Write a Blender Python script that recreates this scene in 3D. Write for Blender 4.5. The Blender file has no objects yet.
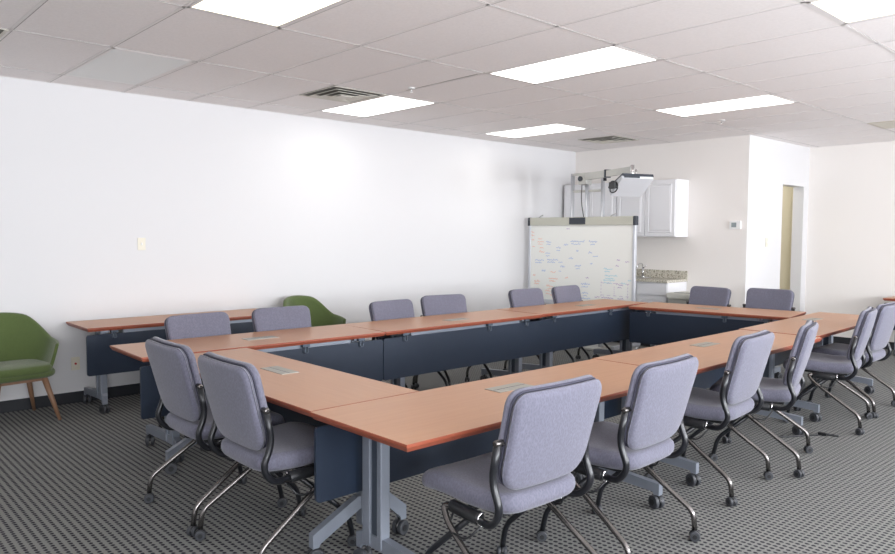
import bpy, bmesh, math, random
from mathutils import Vector, Matrix
PI = math.pi
R = math.radians
random.seed(7)
sc = bpy.context.scene
COL = sc.collection

# ------------------------------------------------------------------ camera
CAMX, CAMY, CAMZ = 6.954, -1.119, 1.523
YAW, PITCH, ROLL, FPX = R(-47.345), R(-3.381), R(0.329), 722.76
def cam_setup():
    cd = bpy.data.cameras.new('camera')
    cd.sensor_width = 36.0
    cd.lens = FPX / 895 * 36.0
    cd.clip_start = 0.05
    co = bpy.data.objects.new('camera', cd)
    COL.objects.link(co)
    f = Vector((math.sin(YAW) * math.cos(PITCH), math.cos(YAW) * math.cos(PITCH), math.sin(PITCH)))
    r = Vector((math.cos(YAW), -math.sin(YAW), 0))
    u = r.cross(f)
    r2 = math.cos(ROLL) * r + math.sin(ROLL) * u
    u2 = -math.sin(ROLL) * r + math.cos(ROLL) * u
    m = Matrix((r2, u2, -f)).transposed().to_4x4()
    m.translation = (CAMX, CAMY, CAMZ)
    co.matrix_world = m
    sc.camera = co
cam_setup()

# ------------------------------------------------------------------ world, daylight, exposure
sc.view_settings.view_transform = 'Standard'
sc.view_settings.look = 'None'
sc.view_settings.gamma = 1.0
sc.view_settings.use_curve_mapping = False
sc.view_settings.exposure = 0.56
w = bpy.data.worlds.new('world'); sc.world = w
w.use_nodes = True
w.node_tree.nodes['Background'].inputs[0].default_value = (0.75, 0.86, 1.0, 1)
w.node_tree.nodes['Background'].inputs[1].default_value = 1.0

DAY = (0.93, 0.955, 1.0)
WIN_POWER = 158.0          # W per window
PANEL = 3.1               # emission of the lit ceiling panels
RX, Y0, YB, YF, H = 9.6, -3.6, 7.97, 9.9, 2.805     # right wall, near wall, kitchen wall, far wall, ceiling
NX = 2.735                                          # kitchen wall's outer corner
WINS = [(-2.2, 1.7), (0.3, 1.9), (2.9, 1.9), (5.5, 1.9), (8.1, 1.9)]       # centre y, width
for wy, ww in WINS:
    ld = bpy.data.lights.new('window_daylight', 'AREA')
    ld.shape = 'RECTANGLE'; ld.size = ww; ld.size_y = 1.5
    ld.energy = WIN_POWER; ld.color = DAY
    lo = bpy.data.objects.new('window_daylight', ld); COL.objects.link(lo)
    lo.location = (RX + 0.16, wy, 1.65)
    lo.rotation_euler = (0, R(129), 0)     # emits towards -x, tipped up like light off the ground

# ------------------------------------------------------------------ materials
def mat(name, col, rough=0.6, metal=0.0, spec=0.5, noise=0.0, nscale=60, bump=0.0, bscale=200, sheen=0.0, coat=0.0):
    m = bpy.data.materials.new(name); m.use_nodes = True
    nt = m.node_tree; b = nt.nodes['Principled BSDF']
    b.inputs['Base Color'].default_value = (*col, 1)
    b.inputs['Roughness'].default_value = rough
    b.inputs['Metallic'].default_value = metal
    b.inputs['Specular IOR Level'].default_value = spec
    b.inputs['Sheen Weight'].default_value = sheen
    b.inputs['Coat Weight'].default_value = coat
    tc = nt.nodes.new('ShaderNodeTexCoord')
    if noise > 0:
        n = nt.nodes.new('ShaderNodeTexNoise'); n.inputs['Scale'].default_value = nscale
        n.inputs['Detail'].default_value = 4
        nt.links.new(tc.outputs['Object'], n.inputs['Vector'])
        mx = nt.nodes.new('ShaderNodeMix'); mx.data_type = 'RGBA'
        mx.inputs[6].default_value = (*[c * (1 - noise) for c in col], 1)
        mx.inputs[7].default_value = (*[min(1, c * (1 + noise)) for c in col], 1)
        nt.links.new(n.outputs['Fac'], mx.inputs[0])
        nt.links.new(mx.outputs[2], b.inputs['Base Color'])
    if bump > 0:
        n = nt.nodes.new('ShaderNodeTexNoise'); n.inputs['Scale'].default_value = bscale
        n.inputs['Detail'].default_value = 3
        nt.links.new(tc.outputs['Object'], n.inputs['Vector'])
        bp = nt.nodes.new('ShaderNodeBump'); bp.inputs['Strength'].default_value = bump
        bp.inputs['Distance'].default_value = 0.002
        nt.links.new(n.outputs['Fac'], bp.inputs['Height'])
        nt.links.new(bp.outputs['Normal'], b.inputs['Normal'])
    return m
def emit(name, col, s):
    m = bpy.data.materials.new(name); m.use_nodes = True
    nt = m.node_tree; nt.nodes.clear()
    e = nt.nodes.new('ShaderNodeEmission'); o = nt.nodes.new('ShaderNodeOutputMaterial')
    e.inputs[0].default_value = (*col, 1); e.inputs[1].default_value = s
    nt.links.new(e.outputs[0], o.inputs[0]); return m

M = {}
M['wall'] = mat('wall_paint', (0.69, 0.685, 0.69), 0.75, spec=0.25, bump=0.10, bscale=90)
M['kitchen_wall'] = mat('kitchen_wall_paint', (0.86, 0.825, 0.79), 0.75, spec=0.25, bump=0.10, bscale=90)
M['cream_wall'] = mat('cream_paint', (0.80, 0.74, 0.56), 0.8)
M['base'] = mat('black_vinyl_base', (0.018, 0.02, 0.025), 0.45)
M['tbar'] = mat('ceiling_grid_metal', (0.80, 0.77, 0.755), 0.7)
M['gap'] = mat('dark_gap', (0.38, 0.35, 0.34), 0.8)
M['vent'] = mat('vent_metal', (0.66, 0.63, 0.56), 0.5)
M['vent_dark'] = mat('vent_dark', (0.10, 0.095, 0.075), 0.7)
M['return'] = mat('return_grille', (0.60, 0.55, 0.47), 0.7)
M['panel_lit'] = emit('lit_diffuser', (1.0, 0.97, 0.93), PANEL)
M['panel_warm'] = emit('lit_diffuser_warm', (1.0, 0.94, 0.74), PANEL * 0.62)
M['panel_off'] = mat('unlit_diffuser', (0.72, 0.72, 0.70), 0.35)
M['edge'] = mat('cherry_edge', (0.30, 0.078, 0.042), 0.35, noise=0.15, nscale=20)
M['pnl'] = mat('slate_panel', (0.015, 0.024, 0.043), 0.38)
M['silver'] = mat('silver_paint', (0.245, 0.27, 0.315), 0.38, metal=0.35)
M['hook'] = mat('hook_metal', (0.09, 0.11, 0.14), 0.4, metal=0.6)
M['rubber'] = mat('black_plastic', (0.015, 0.016, 0.018), 0.42)
M['tyre'] = mat('caster_tyre', (0.045, 0.048, 0.055), 0.5)
M['tube'] = mat('gunmetal_tube', (0.16, 0.15, 0.145), 0.22, metal=0.9)
M['blk'] = mat('black_tube', (0.012, 0.013, 0.016), 0.28)
M['chrome'] = mat('chrome', (0.75, 0.75, 0.76), 0.15, metal=1.0)
M['port'] = mat('port_plate', (0.36, 0.35, 0.31), 0.42, metal=0.5)
M['fabric'] = None
M['piping'] = mat('dark_piping', (0.05, 0.05, 0.075), 0.8)
M['green'] = mat('green_wool', (0.082, 0.118, 0.034), 0.95, noise=0.35, nscale=160, bump=0.5, bscale=400, sheen=0.3)
M['wood'] = mat('walnut_leg', (0.26, 0.145, 0.085), 0.45, noise=0.25, nscale=18)
M['cab'] = mat('white_cabinet', (0.80, 0.80, 0.82), 0.4)
M['cabgap'] = mat('cabinet_carcass', (0.55, 0.55, 0.58), 0.6)
M['board'] = mat('whiteboard_surface', (0.82, 0.83, 0.79), 0.22)
M['rail'] = mat('putty_rail', (0.50, 0.50, 0.43), 0.4)
M['frame'] = mat('board_frame', (0.60, 0.62, 0.66), 0.3, metal=0.5)
M['capd'] = mat('dark_cap', (0.035, 0.042, 0.055), 0.45)
M['armg'] = mat('arm_grey', (0.50, 0.50, 0.47), 0.4)
M['proj'] = mat('projector_white', (0.58, 0.60, 0.63), 0.4)
M['plate'] = mat('almond_plate', (0.74, 0.70, 0.58), 0.45)
M['white'] = mat('white_plastic', (0.85, 0.85, 0.84), 0.4)
M['lcd'] = mat('lcd', (0.28, 0.33, 0.34), 0.3)
M['red'] = mat('red_plastic', (0.45, 0.04, 0.03), 0.4)
M['appl'] = mat('appliance_grey', (0.62, 0.62, 0.56), 0.45)
M['appld'] = mat('appliance_front', (0.36, 0.36, 0.33), 0.45)
M['steel'] = mat('sink_steel', (0.5, 0.5, 0.5), 0.3, metal=1.0)
M['winframe'] = mat('window_frame', (0.5, 0.5, 0.52), 0.4, metal=0.4)
for k, c in dict(ink_blue=(0.30, 0.42, 0.70), ink_orange=(0.85, 0.40, 0.26), ink_purple=(0.38, 0.26, 0.50), ink_teal=(0.32, 0.62, 0.72)).items():
    M[k] = mat(k, c, 0.5)

def nn(nt, t, **kw):
    n = nt.nodes.new(t)
    for k, v in kw.items(): setattr(n, k, v)
    return n
def math_node(nt, op, a, b=None, c=None):
    n = nn(nt, 'ShaderNodeMath', operation=op)
    for i, v in enumerate((a, b, c)):
        if v is None: continue
        if isinstance(v, (int, float)): n.inputs[i].default_value = v
        else: nt.links.new(v, n.inputs[i])
    return n.outputs[0]
def carpet():
    m = bpy.data.materials.new('woven_carpet'); m.use_nodes = True
    nt = m.node_tree; b = nt.nodes['Principled BSDF']
    tc = nn(nt, 'ShaderNodeTexCoord'); sp = nn(nt, 'ShaderNodeSeparateXYZ')
    nz = nn(nt, 'ShaderNodeTexNoise'); nz.inputs['Scale'].default_value = 90; nz.inputs['Detail'].default_value = 2
    nt.links.new(tc.outputs['Object'], nz.inputs['Vector'])
    nt.links.new(tc.outputs['Object'], sp.inputs[0])
    wob = math_node(nt, 'MULTIPLY', math_node(nt, 'SUBTRACT', nz.outputs['Fac'], 0.5), 0.30)
    u = math_node(nt, 'ADD', math_node(nt, 'DIVIDE', sp.outputs['X'], 0.0315), wob)
    v = math_node(nt, 'ADD', math_node(nt, 'DIVIDE', sp.outputs['Y'], 0.0365), wob)
    fu = math_node(nt, 'SUBTRACT', math_node(nt, 'FRACT', u), 0.5)
    fv = math_node(nt, 'SUBTRACT', math_node(nt, 'FRACT', v), 0.5)
    d = math_node(nt, 'ADD', math_node(nt, 'POWER', math_node(nt, 'DIVIDE', math_node(nt, 'ABSOLUTE', fu), 0.40), 2.0),
                  math_node(nt, 'POWER', math_node(nt, 'DIVIDE', math_node(nt, 'ABSOLUTE', fv), 0.27), 2.0))
    mr = nn(nt, 'ShaderNodeMapRange'); mr.inputs['From Min'].default_value = 0.55; mr.inputs['From Max'].default_value = 1.25
    nt.links.new(d, mr.inputs['Value'])
    fine = nn(nt, 'ShaderNodeTexNoise'); fine.inputs['Scale'].default_value = 260; fine.inputs['Detail'].default_value = 2
    nt.links.new(tc.outputs['Object'], fine.inputs['Vector'])
    lt = nn(nt, 'ShaderNodeMix', data_type='RGBA')
    lt.inputs[6].default_value = (0.135, 0.138, 0.132, 1); lt.inputs[7].default_value = (0.29, 0.293, 0.275, 1)
    nt.links.new(fine.outputs['Fac'], lt.inputs[0])
    mx = nn(nt, 'ShaderNodeMix', data_type='RGBA')
    mx.inputs[6].default_value = (0.028, 0.026, 0.036, 1)
    nt.links.new(mr.outputs[0], mx.inputs[0]); nt.links.new(lt.outputs[2], mx.inputs[7])
    nt.links.new(mx.outputs[2], b.inputs['Base Color'])
    b.inputs['Roughness'].default_value = 0.95; b.inputs['Specular IOR Level'].default_value = 0.15
    bp = nn(nt, 'ShaderNodeBump'); bp.inputs['Strength'].default_value = 0.5; bp.inputs['Distance'].default_value = 0.003
    nt.links.new(mr.outputs[0], bp.inputs['Height']); nt.links.new(bp.outputs['Normal'], b.inputs['Normal'])
    return m
M['carpet'] = carpet()
M['vinyl'] = mat('kitchen_vinyl', (0.42, 0.42, 0.40), 0.4, noise=0.1, nscale=8)
def ceil_tile():
    m = mat('ceiling_tile', (0.885, 0.845, 0.835), 0.9, spec=0.1, noise=0.07, nscale=55, bump=0.35, bscale=120)
    return m
M['tile'] = ceil_tile()
def fabric():
    m = bpy.data.materials.new('grey_upholstery'); m.use_nodes = True
    nt = m.node_tree; b = nt.nodes['Principled BSDF']
    tc = nn(nt, 'ShaderNodeTexCoord')
    mp = nn(nt, 'ShaderNodeMapping'); mp.inputs['Scale'].default_value = (1, 1, 0.6)
    nt.links.new(tc.outputs['Object'], mp.inputs[0])
    vo = nn(nt, 'ShaderNodeTexVoronoi'); vo.inputs['Scale'].default_value = 130
    nz = nn(nt, 'ShaderNodeTexNoise'); nz.inputs['Scale'].default_value = 320
    nt.links.new(mp.outputs[0], vo.inputs['Vector']); nt.links.new(tc.outputs['Object'], nz.inputs['Vector'])
    mx = nn(nt, 'ShaderNodeMix', data_type='RGBA')
    mx.inputs[6].default_value = (0.103, 0.102, 0.134, 1); mx.inputs[7].default_value = (0.163, 0.162, 0.214, 1)
    f = math_node(nt, 'ADD', math_node(nt, 'MULTIPLY', vo.outputs['Distance'], 0.8), math_node(nt, 'MULTIPLY', nz.outputs['Fac'], 0.45))
    nt.links.new(f, mx.inputs[0]); nt.links.new(mx.outputs[2], b.inputs['Base Color'])
    b.inputs['Roughness'].default_value = 0.85; b.inputs['Sheen Weight'].default_value = 0.25
    b.inputs['Specular IOR Level'].default_value = 0.3
    bp = nn(nt, 'ShaderNodeBump'); bp.inputs['Strength'].default_value = 0.35; bp.inputs['Distance'].default_value = 0.002
    nt.links.new(f, bp.inputs['Height']); nt.links.new(bp.outputs['Normal'], b.inputs['Normal'])
    return m
M['fabric'] = fabric()
def laminate():
    m = bpy.data.materials.new('cherry_laminate'); m.use_nodes = True
    nt = m.node_tree; b = nt.nodes['Principled BSDF']
    tc = nn(nt, 'ShaderNodeTexCoord'); mp = nn(nt, 'ShaderNodeMapping')
    mp.inputs['Scale'].default_value = (1.2, 22, 10)
    nz = nn(nt, 'ShaderNodeTexNoise'); nz.inputs['Scale'].default_value = 2.2; nz.inputs['Detail'].default_value = 6
    nt.links.new(tc.outputs['Object'], mp.inputs[0]); nt.links.new(mp.outputs[0], nz.inputs['Vector'])
    mx = nn(nt, 'ShaderNodeMix', data_type='RGBA')
    mx.inputs[6].default_value = (0.41, 0.195, 0.095, 1); mx.inputs[7].default_value = (0.50, 0.260, 0.135, 1)
    nt.links.new(nz.outputs['Fac'], mx.inputs[0]); nt.links.new(mx.outputs[2], b.inputs['Base Color'])
    b.inputs['Roughness'].default_value = 0.36; b.inputs['Specular IOR Level'].default_value = 0.5
    return m
M['lam'] = laminate()
def granite():
    m = bpy.data.materials.new('granite'); m.use_nodes = True
    nt = m.node_tree; b = nt.nodes['Principled BSDF']
    tc = nn(nt, 'ShaderNodeTexCoord')
    vo = nn(nt, 'ShaderNodeTexNoise'); vo.inputs['Scale'].default_value = 70; vo.inputs['Detail'].default_value = 5
    nt.links.new(tc.outputs['Object'], vo.inputs['Vector'])
    cr = nn(nt, 'ShaderNodeValToRGB')
    e = cr.color_ramp.elements
    e[0].position = 0.34; e[0].color = (0.16, 0.14, 0.11, 1)
    e[1].position = 0.62; e[1].color = (0.66, 0.62, 0.55, 1)
    x = cr.color_ramp.elements.new(0.46); x.color = (0.52, 0.49, 0.40, 1)
    nt.links.new(vo.outputs['Fac'], cr.inputs[0]); nt.links.new(cr.outputs[0], b.inputs['Base Color'])
    b.inputs['Roughness'].default_value = 0.2
    return m
M['granite'] = granite()

# ------------------------------------------------------------------ mesh helpers
def add_box(bm, lo, hi, mi=0, rot=None, bevel=0.0):
    lo, hi = Vector(lo), Vector(hi)
    r = bmesh.ops.create_cube(bm, size=1.0)
    vs = r['verts']
    s = hi - lo; c = (hi + lo) / 2
    for v in vs:
        v.co = Vector((v.co.x * s.x, v.co.y * s.y, v.co.z * s.z))
        if rot is not None: v.co = rot @ v.co
        v.co += c
    fs = {f for v in vs for f in v.link_faces}
    for f in fs: f.material_index = mi
    if bevel > 0:
        es = list({e for f in fs for e in f.edges})
        rb = bmesh.ops.bevel(bm, geom=es, offset=bevel, segments=2, affect='EDGES', profile=0.5)
        for f in rb['faces']: f.material_index = mi
def smooth_path(pts, rad=0.04, seg=5):
    """round the corners of a polyline"""
    pts = [Vector(p) for p in pts]
    out = [pts[0]]
    for i in range(1, len(pts) - 1):
        a, b, c = pts[i - 1], pts[i], pts[i + 1]
        l = min(rad, (a - b).length * 0.45, (c - b).length * 0.45)
        p0 = b + (a - b).normalized() * l; p1 = b + (c - b).normalized() * l
        for k in range(seg + 1):
            t = k / seg
            out.append(p0 * (1 - t) ** 2 + b * 2 * t * (1 - t) + p1 * t * t)
    out.append(pts[-1]); return out
def add_tube(bm, pts, r, n=10, mi=0, caps=True):
    pts = [Vector(p) for p in pts]
    t0 = (pts[1] - pts[0]).normalized()
    ref = Vector((0, 0, 1)) if abs(t0.z) < 0.9 else Vector((1, 0, 0))
    nrm = t0.cross(ref).normalized()
    rings = []
    for i, p in enumerate(pts):
        if i == 0: t = t0
        elif i == len(pts) - 1: t = (pts[-1] - pts[-2]).normalized()
        else: t = ((pts[i + 1] - p).normalized() + (p - pts[i - 1]).normalized()).normalized()
        nrm = (nrm - t * nrm.dot(t)).normalized()
        bi = t.cross(nrm)
        rr = r[i] if isinstance(r, (list, tuple)) else r
        rings.append([bm.verts.new(p + rr * (math.cos(2 * PI * k / n) * nrm + math.sin(2 * PI * k / n) * bi)) for k in range(n)])
    for a, b in zip(rings, rings[1:]):
        for k in range(n):
            f = bm.faces.new((a[k], a[(k + 1) % n], b[(k + 1) % n], b[k])); f.smooth = True; f.material_index = mi
    if caps:
        for rg in (list(reversed(rings[0])), rings[-1]):
            f = bm.faces.new(rg); f.material_index = mi
def add_cyl(bm, a, b, r, n=20, mi=0, bev=0.0):
    a, b = Vector(a), Vector(b)
    if bev > 0:
        d = (b - a).normalized()
        add_tube(bm, [a, a + d * bev * 0.3, a + d * bev, b - d * bev, b - d * bev * 0.3, b], [r - bev, r - bev * 0.3, r, r, r - bev * 0.3, r - bev], n, mi)
    else:
        add_tube(bm, [a, b], r, n, mi)
def add_prism(bm, outline, axis, lo, hi, mi=0):
    """outline: 2-D points in the plane across `axis`"""
    def mk(p, t):
        if axis == 'x': return Vector((t, p[0], p[1]))
        if axis == 'y': return Vector((p[0], t, p[1]))
        return Vector((p[0], p[1], t))
    A = [bm.verts.new(mk(p, lo)) for p in outline]; B = [bm.verts.new(mk(p, hi)) for p in outline]
    n = len(outline)
    fs = [bm.faces.new(A), bm.faces.new(list(reversed(B)))]
    for i in range(n): fs.append(bm.faces.new((A[i], B[i], B[(i + 1) % n], A[(i + 1) % n])))
    for f in fs: f.material_index = mi
def rr_outline(wb, wt, z0, z1, rb, rt, seg=7):
    """rounded trapezoid, width wb at z0 and wt at z1"""
    cs = [(-wb / 2, z0, rb), (wb / 2, z0, rb), (wt / 2, z1, rt), (-wt / 2, z1, rt)]
    out = []
    for i in range(4):
        p = Vector(cs[i][:2]); a = Vector(cs[i - 1][:2]); b = Vector(cs[(i + 1) % 4][:2]); r = cs[i][2]
        p0 = p + (a - p).normalized() * r; p1 = p + (b - p).normalized() * r
        for k in range(seg + 1):
            t = k / seg
            out.append(p0 * (1 - t) ** 2 + p * 2 * t * (1 - t) + p1 * t * t)
    return out
def subdivide_outline(o, maxl=0.05):
    out = []
    for i, p in enumerate(o):
        q = o[(i + 1) % len(o)]
        n = max(1, int((q - p).length / maxl))
        for k in range(n): out.append(p.lerp(q, k / n))
    return out
def pillow(bm, outline, t0, t1, edge, place, mi=0, steps=4, crown=0.0, core=5):
    """cushion: outline inset towards its centre with rounded rims; place(u, v, h) -> Vector"""
    o = subdivide_outline(outline)
    c = sum(o, Vector((0, 0))) / len(o)
    sx = max(p.x for p in o) - c.x; sy = max(p.y for p in o) - c.y
    rings = []
    def ring(ins, h):
        kx, ky = 1 - ins / sx, 1 - ins / sy
        return [bm.verts.new(place(c.x + (p.x - c.x) * kx, c.y + (p.y - c.y) * ky, h)) for p in o]
    def inner(sign, h0):
        L = []
        for k in range(1, core):
            f = 1 - k / core
            kx, ky = (1 - edge / sx) * f, (1 - edge / sy) * f
            L.append([bm.verts.new(place(c.x + (p.x - c.x) * kx, c.y + (p.y - c.y) * ky, h0 + sign * crown * (1 - f * f))) for p in o])
        return L
    low = inner(-1, t0)[::-1]
    rings += low
    for k in range(steps + 1):
        a = PI / 2 * k / steps
        rings.append(ring(edge * (1 - math.sin(a)), t0 + edge * (1 - math.cos(a))))
    for k in range(steps + 1):
        a = PI / 2 * (1 - k / steps)
        rings.append(ring(edge * (1 - math.sin(a)), t1 - edge * (1 - math.cos(a))))
    rings += inner(1, t1)
    n = len(o)
    for A, B in zip(rings, rings[1:]):
        for k in range(n):
            f = bm.faces.new((A[k], A[(k + 1) % n], B[(k + 1) % n], B[k])); f.smooth = True; f.material_index = mi
    for rg, h, s in ((rings[0], t0, -1), (rings[-1], t1, 1)):
        v = bm.verts.new(place(c.x, c.y, h + s * crown))
        for k in range(n):
            f = bm.faces.new((rg[k], rg[(k + 1) % n], v)); f.smooth = True; f.material_index = mi
def obj(name, bm, mats, parent=None, loc=None, rz=None, label=None, cat=None, group=None, kind=None, smooth=False):
    bmesh.ops.recalc_face_normals(bm, faces=bm.faces)
    me = bpy.data.meshes.new(name); bm.to_mesh(me); bm.free()
    if smooth:
        for p in me.polygons: p.use_smooth = True
    for m in (mats if isinstance(mats, (list, tuple)) else [mats]): me.materials.append(m if not isinstance(m, str) else M[m])
    o = bpy.data.objects.new(name, me); COL.objects.link(o)
    if parent: o.parent = parent
    if loc is not None: o.location = loc
    if rz is not None: o.rotation_euler = (0, 0, rz)
    tag(o, label, cat, group, kind)
    return o
def tag(o, label=None, cat=None, group=None, kind=None):
    if label: o['label'] = label
    if cat: o['category'] = cat
    if group: o['group'] = group
    if kind: o['kind'] = kind
def thing(name, label, cat, loc=(0, 0, 0), rz=0.0, group=None):
    o = bpy.data.objects.new(name, None); COL.objects.link(o)
    o.empty_display_size = 0.1
    o.location = loc; o.rotation_euler = (0, 0, rz)
    tag(o, label, cat, group); return o
def dup(root, loc, rz, label, group=None):
    r = root.copy(); COL.objects.link(r); r.location = loc; r.rotation_euler = (0, 0, rz)
    r['label'] = label
    if group: r['group'] = group
    for ch in list(root.children):
        c = ch.copy(); COL.objects.link(c); c.parent = r
        for g in list(ch.children):
            d = g.copy(); COL.objects.link(d); d.parent = c
    return r
def struct(name, bm, m, **kw): return obj(name, bm, m, kind='structure', **kw)
def NB(): return bmesh.new()
def box_obj(name, lo, hi, m, parent=None, bevel=0.0, **kw):
    b = NB(); add_box(b, lo, hi, bevel=bevel); return obj(name, b, m, parent, **kw)

# ------------------------------------------------------------------ room shell
T = 0.15
b = NB(); add_box(b, (-T, Y0 - T, -0.1), (RX + T, YF + T + 0.6, 0)); struct('floor', b, 'carpet')
b = NB(); add_box(b, (0, 6.78, 0.0), (NX, YB, 0.006)); struct('floor', b, 'vinyl')
b = NB(); add_box(b, (-T, Y0 - T, H), (RX + T, YF + T + 0.6, H + 0.1)); struct('ceiling', b, 'tile')
b = NB(); add_box(b, (-T, Y0 - T, 0), (0, YB + T, H)); struct('wall_left', b, 'wall')
b = NB(); add_box(b, (0, YB, 0), (NX - 0.001, YB + T, H)); struct('wall_kitchen', b, 'kitchen_wall')
DY0, DY1, DZ = 9.01, 9.73, 2.235
b = NB()
add_box(b, (NX - T, YB + T, 0), (NX, DY0, H)); add_box(b, (NX - 0.001, YB, 0), (NX, YB + T, H)); add_box(b, (NX - T, DY1, 0), (NX, YF, H)); add_box(b, (NX - T, DY0, DZ), (NX, DY1, H))
struct('wall_doorway', b, 'wall')
b = NB(); add_box(b, (1.0, YF, 0), (RX + T, YF + T, H)); struct('wall_back', b, 'kitchen_wall')
b = NB(); add_box(b, (1.0, YB + T, 0), (1.1, YF, H)); struct('wall_corridor', b, 'cream_wall')
b = NB(); add_box(b, (1.1, 9.88, 0), (2.58, YF, H)); struct('wall_corridor_end', b, 'cream_wall')
t = thing('corridor_fill', 'added unseen glowing panel that brightens the corridor behind the open doorway', 'ceiling light', (1.85, 9.0, H))  # out-of-view emitter added so the corridor doesn't look dark through the doorway
b = NB(); add_box(b, (-0.3, -0.6, -0.012), (0.3, 0.6, -0.001)); obj('diffuser', b, 'panel_lit', t)
WZ0, WZ1 = 0.9, 2.4
def window_wall(name, axis, fixed, lo, hi, wins):
    bm = NB(); cur = lo
    def bx(a, c, z0, z1):
        if axis == 'y': add_box(bm, (fixed, a, z0), (fixed + T, c, z1))
        else: add_box(bm, (a, fixed - T, z0), (c, fixed, z1))
    for c, wd in wins:
        bx(cur, c - wd / 2, 0, H); bx(c - wd / 2, c + wd / 2, 0, WZ0); bx(c - wd / 2, c + wd / 2, WZ1, H); cur = c + wd / 2
    bx(cur, hi, 0, H)
    struct(name, bm, 'wall')
window_wall('wall_right', 'y', RX, Y0 - T, YF + T, WINS)
window_wall('wall_near', 'x', Y0, -T, RX, [])
k = 1
for c, wd in WINS:
    bm = NB(); x0, x1 = RX + 0.04, RX + 0.10
    add_box(bm, (x0, c - wd / 2, WZ0), (x1, c - wd / 2 + 0.05, WZ1)); add_box(bm, (x0, c + wd / 2 - 0.05, WZ0), (x1, c + wd / 2, WZ1))
    add_box(bm, (x0, c - wd / 2, WZ0), (x1, c + wd / 2, WZ0 + 0.05)); add_box(bm, (x0, c - wd / 2, WZ1 - 0.05), (x1, c + wd / 2, WZ1))
    add_box(bm, (x0, c - 0.02, WZ0), (x1, c + 0.02, WZ1))
    struct('window_%d' % k, bm, 'winframe'); k += 1
BH = 0.10
for nm, lo, hi in (('baseboard_left', (0, Y0, 0), (0.008, YB, BH)), ('baseboard_kitchen', (1.95, YB - 0.008, 0), (NX, YB, BH)),
                   ('baseboard_doorway', (NX, YB, 0), (NX + 0.008, DY0, BH)), ('baseboard_back', (NX, YF - 0.008, 0), (RX, YF, BH))):
    b = NB(); add_box(b, lo, hi); struct(nm, b, 'base')
# ceiling grid: tees as real strips hanging 4 mm below the tiles, with the thin dark reveal beside them
GX, TA, TB = 0.411, 0.61, 1.22
b = NB(); g = NB()
def tee(x0, y0, x1, y1):
    add_box(b, (x0, y0, H - 0.0018), (x1, y1, H + 0.001))
xs = []; x = GX - 0.0
while x < RX: xs.append(x); x += TB
ys = []; y = -6 * TA
while y < YF: ys.append(y); y += TA
for x in xs:
    tee(x - 0.012, Y0, x + 0.012, YF)
    add_box(g, (x + 0.012, Y0, H - 0.001), (x + 0.0165, YF, H + 0.001))
for y in ys:
    if y <= Y0: continue
    tee(0.0, y - 0.010, RX, y + 0.010)
    add_box(g, (0.0, y + 0.012, H - 0.001), (RX, y + 0.0165, H + 0.001))
tee(0, Y0, 0.022, YF); tee(0, YB - 0.022, NX, YB); tee(NX, YF - 0.022, RX, YF)
struct('trim_1', b, 'tbar'); struct('trim_2', g, 'gap')
# one tile that has sagged at its edge leaves an open dark gap
b = NB(); add_prism(b, [(GX + TB + 0.25, 5 * TA - 0.012), (GX + 2 * TB - 0.05, 5 * TA - 0.030), (GX + 2 * TB - 0.02, 5 * TA - 0.012)], 'z', H - 0.003, H + 0.001); struct('trim_3', b, 'gap')
# ------------------------------------------------------------------ ceiling fixtures
def tile_rect(i, j):            # i along y, j along x
    return (GX + j * TB, i * TA, GX + (j + 1) * TB, (i + 1) * TA)
def ceiling_light(i, j, m, label):
    x0, y0, x1, y1 = tile_rect(i, j)
    t = thing('ceiling_light', label, 'ceiling light', ((x0 + x1) / 2, (y0 + y1) / 2, H), 0, 'recessed ceiling light panels')
    hx, hy = TB / 2 - 0.012, TA / 2 - 0.012
    bm = NB()
    for lo, hi in (((-hx, -hy, -0.003), (hx, -hy + 0.02, 0)), ((-hx, hy - 0.02, -0.003), (hx, hy, 0)),
                   ((-hx, -hy, -0.003), (-hx + 0.02, hy, 0)), ((hx - 0.02, -hy, -0.003), (hx, hy, 0))):
        add_box(bm, lo, hi)
    obj('frame', bm, 'tbar', t)
    bm = NB(); add_box(bm, (-hx + 0.02, -hy + 0.02, -0.0025), (hx - 0.02, hy - 0.02, -0.0005)); obj('diffuser', bm, m, t)
ceiling_light(1, 0, 'panel_off', 'unlit pale ceiling panel beside the left wall, the only dark one')
ceiling_light(1, 2, 'panel_warm', 'warm yellowish lit ceiling panel cut by the top edge, left of centre')
ceiling_light(5, 0, 'panel_lit', 'bright white ceiling panel next to the air vent above the left wall')
ceiling_light(9, 0, 'panel_lit', 'small far bright ceiling panel nearest the corner of wall and kitchen')
ceiling_light(5, 2, 'panel_lit', 'largest bright white ceiling panel in the middle of the ceiling')
ceiling_light(9, 2, 'panel_lit', 'long bright ceiling panel in front of the doorway wall')
ceiling_light(5, 4, 'panel_warm', 'warm lit ceiling panel cut by the top right corner of the photo')
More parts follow.
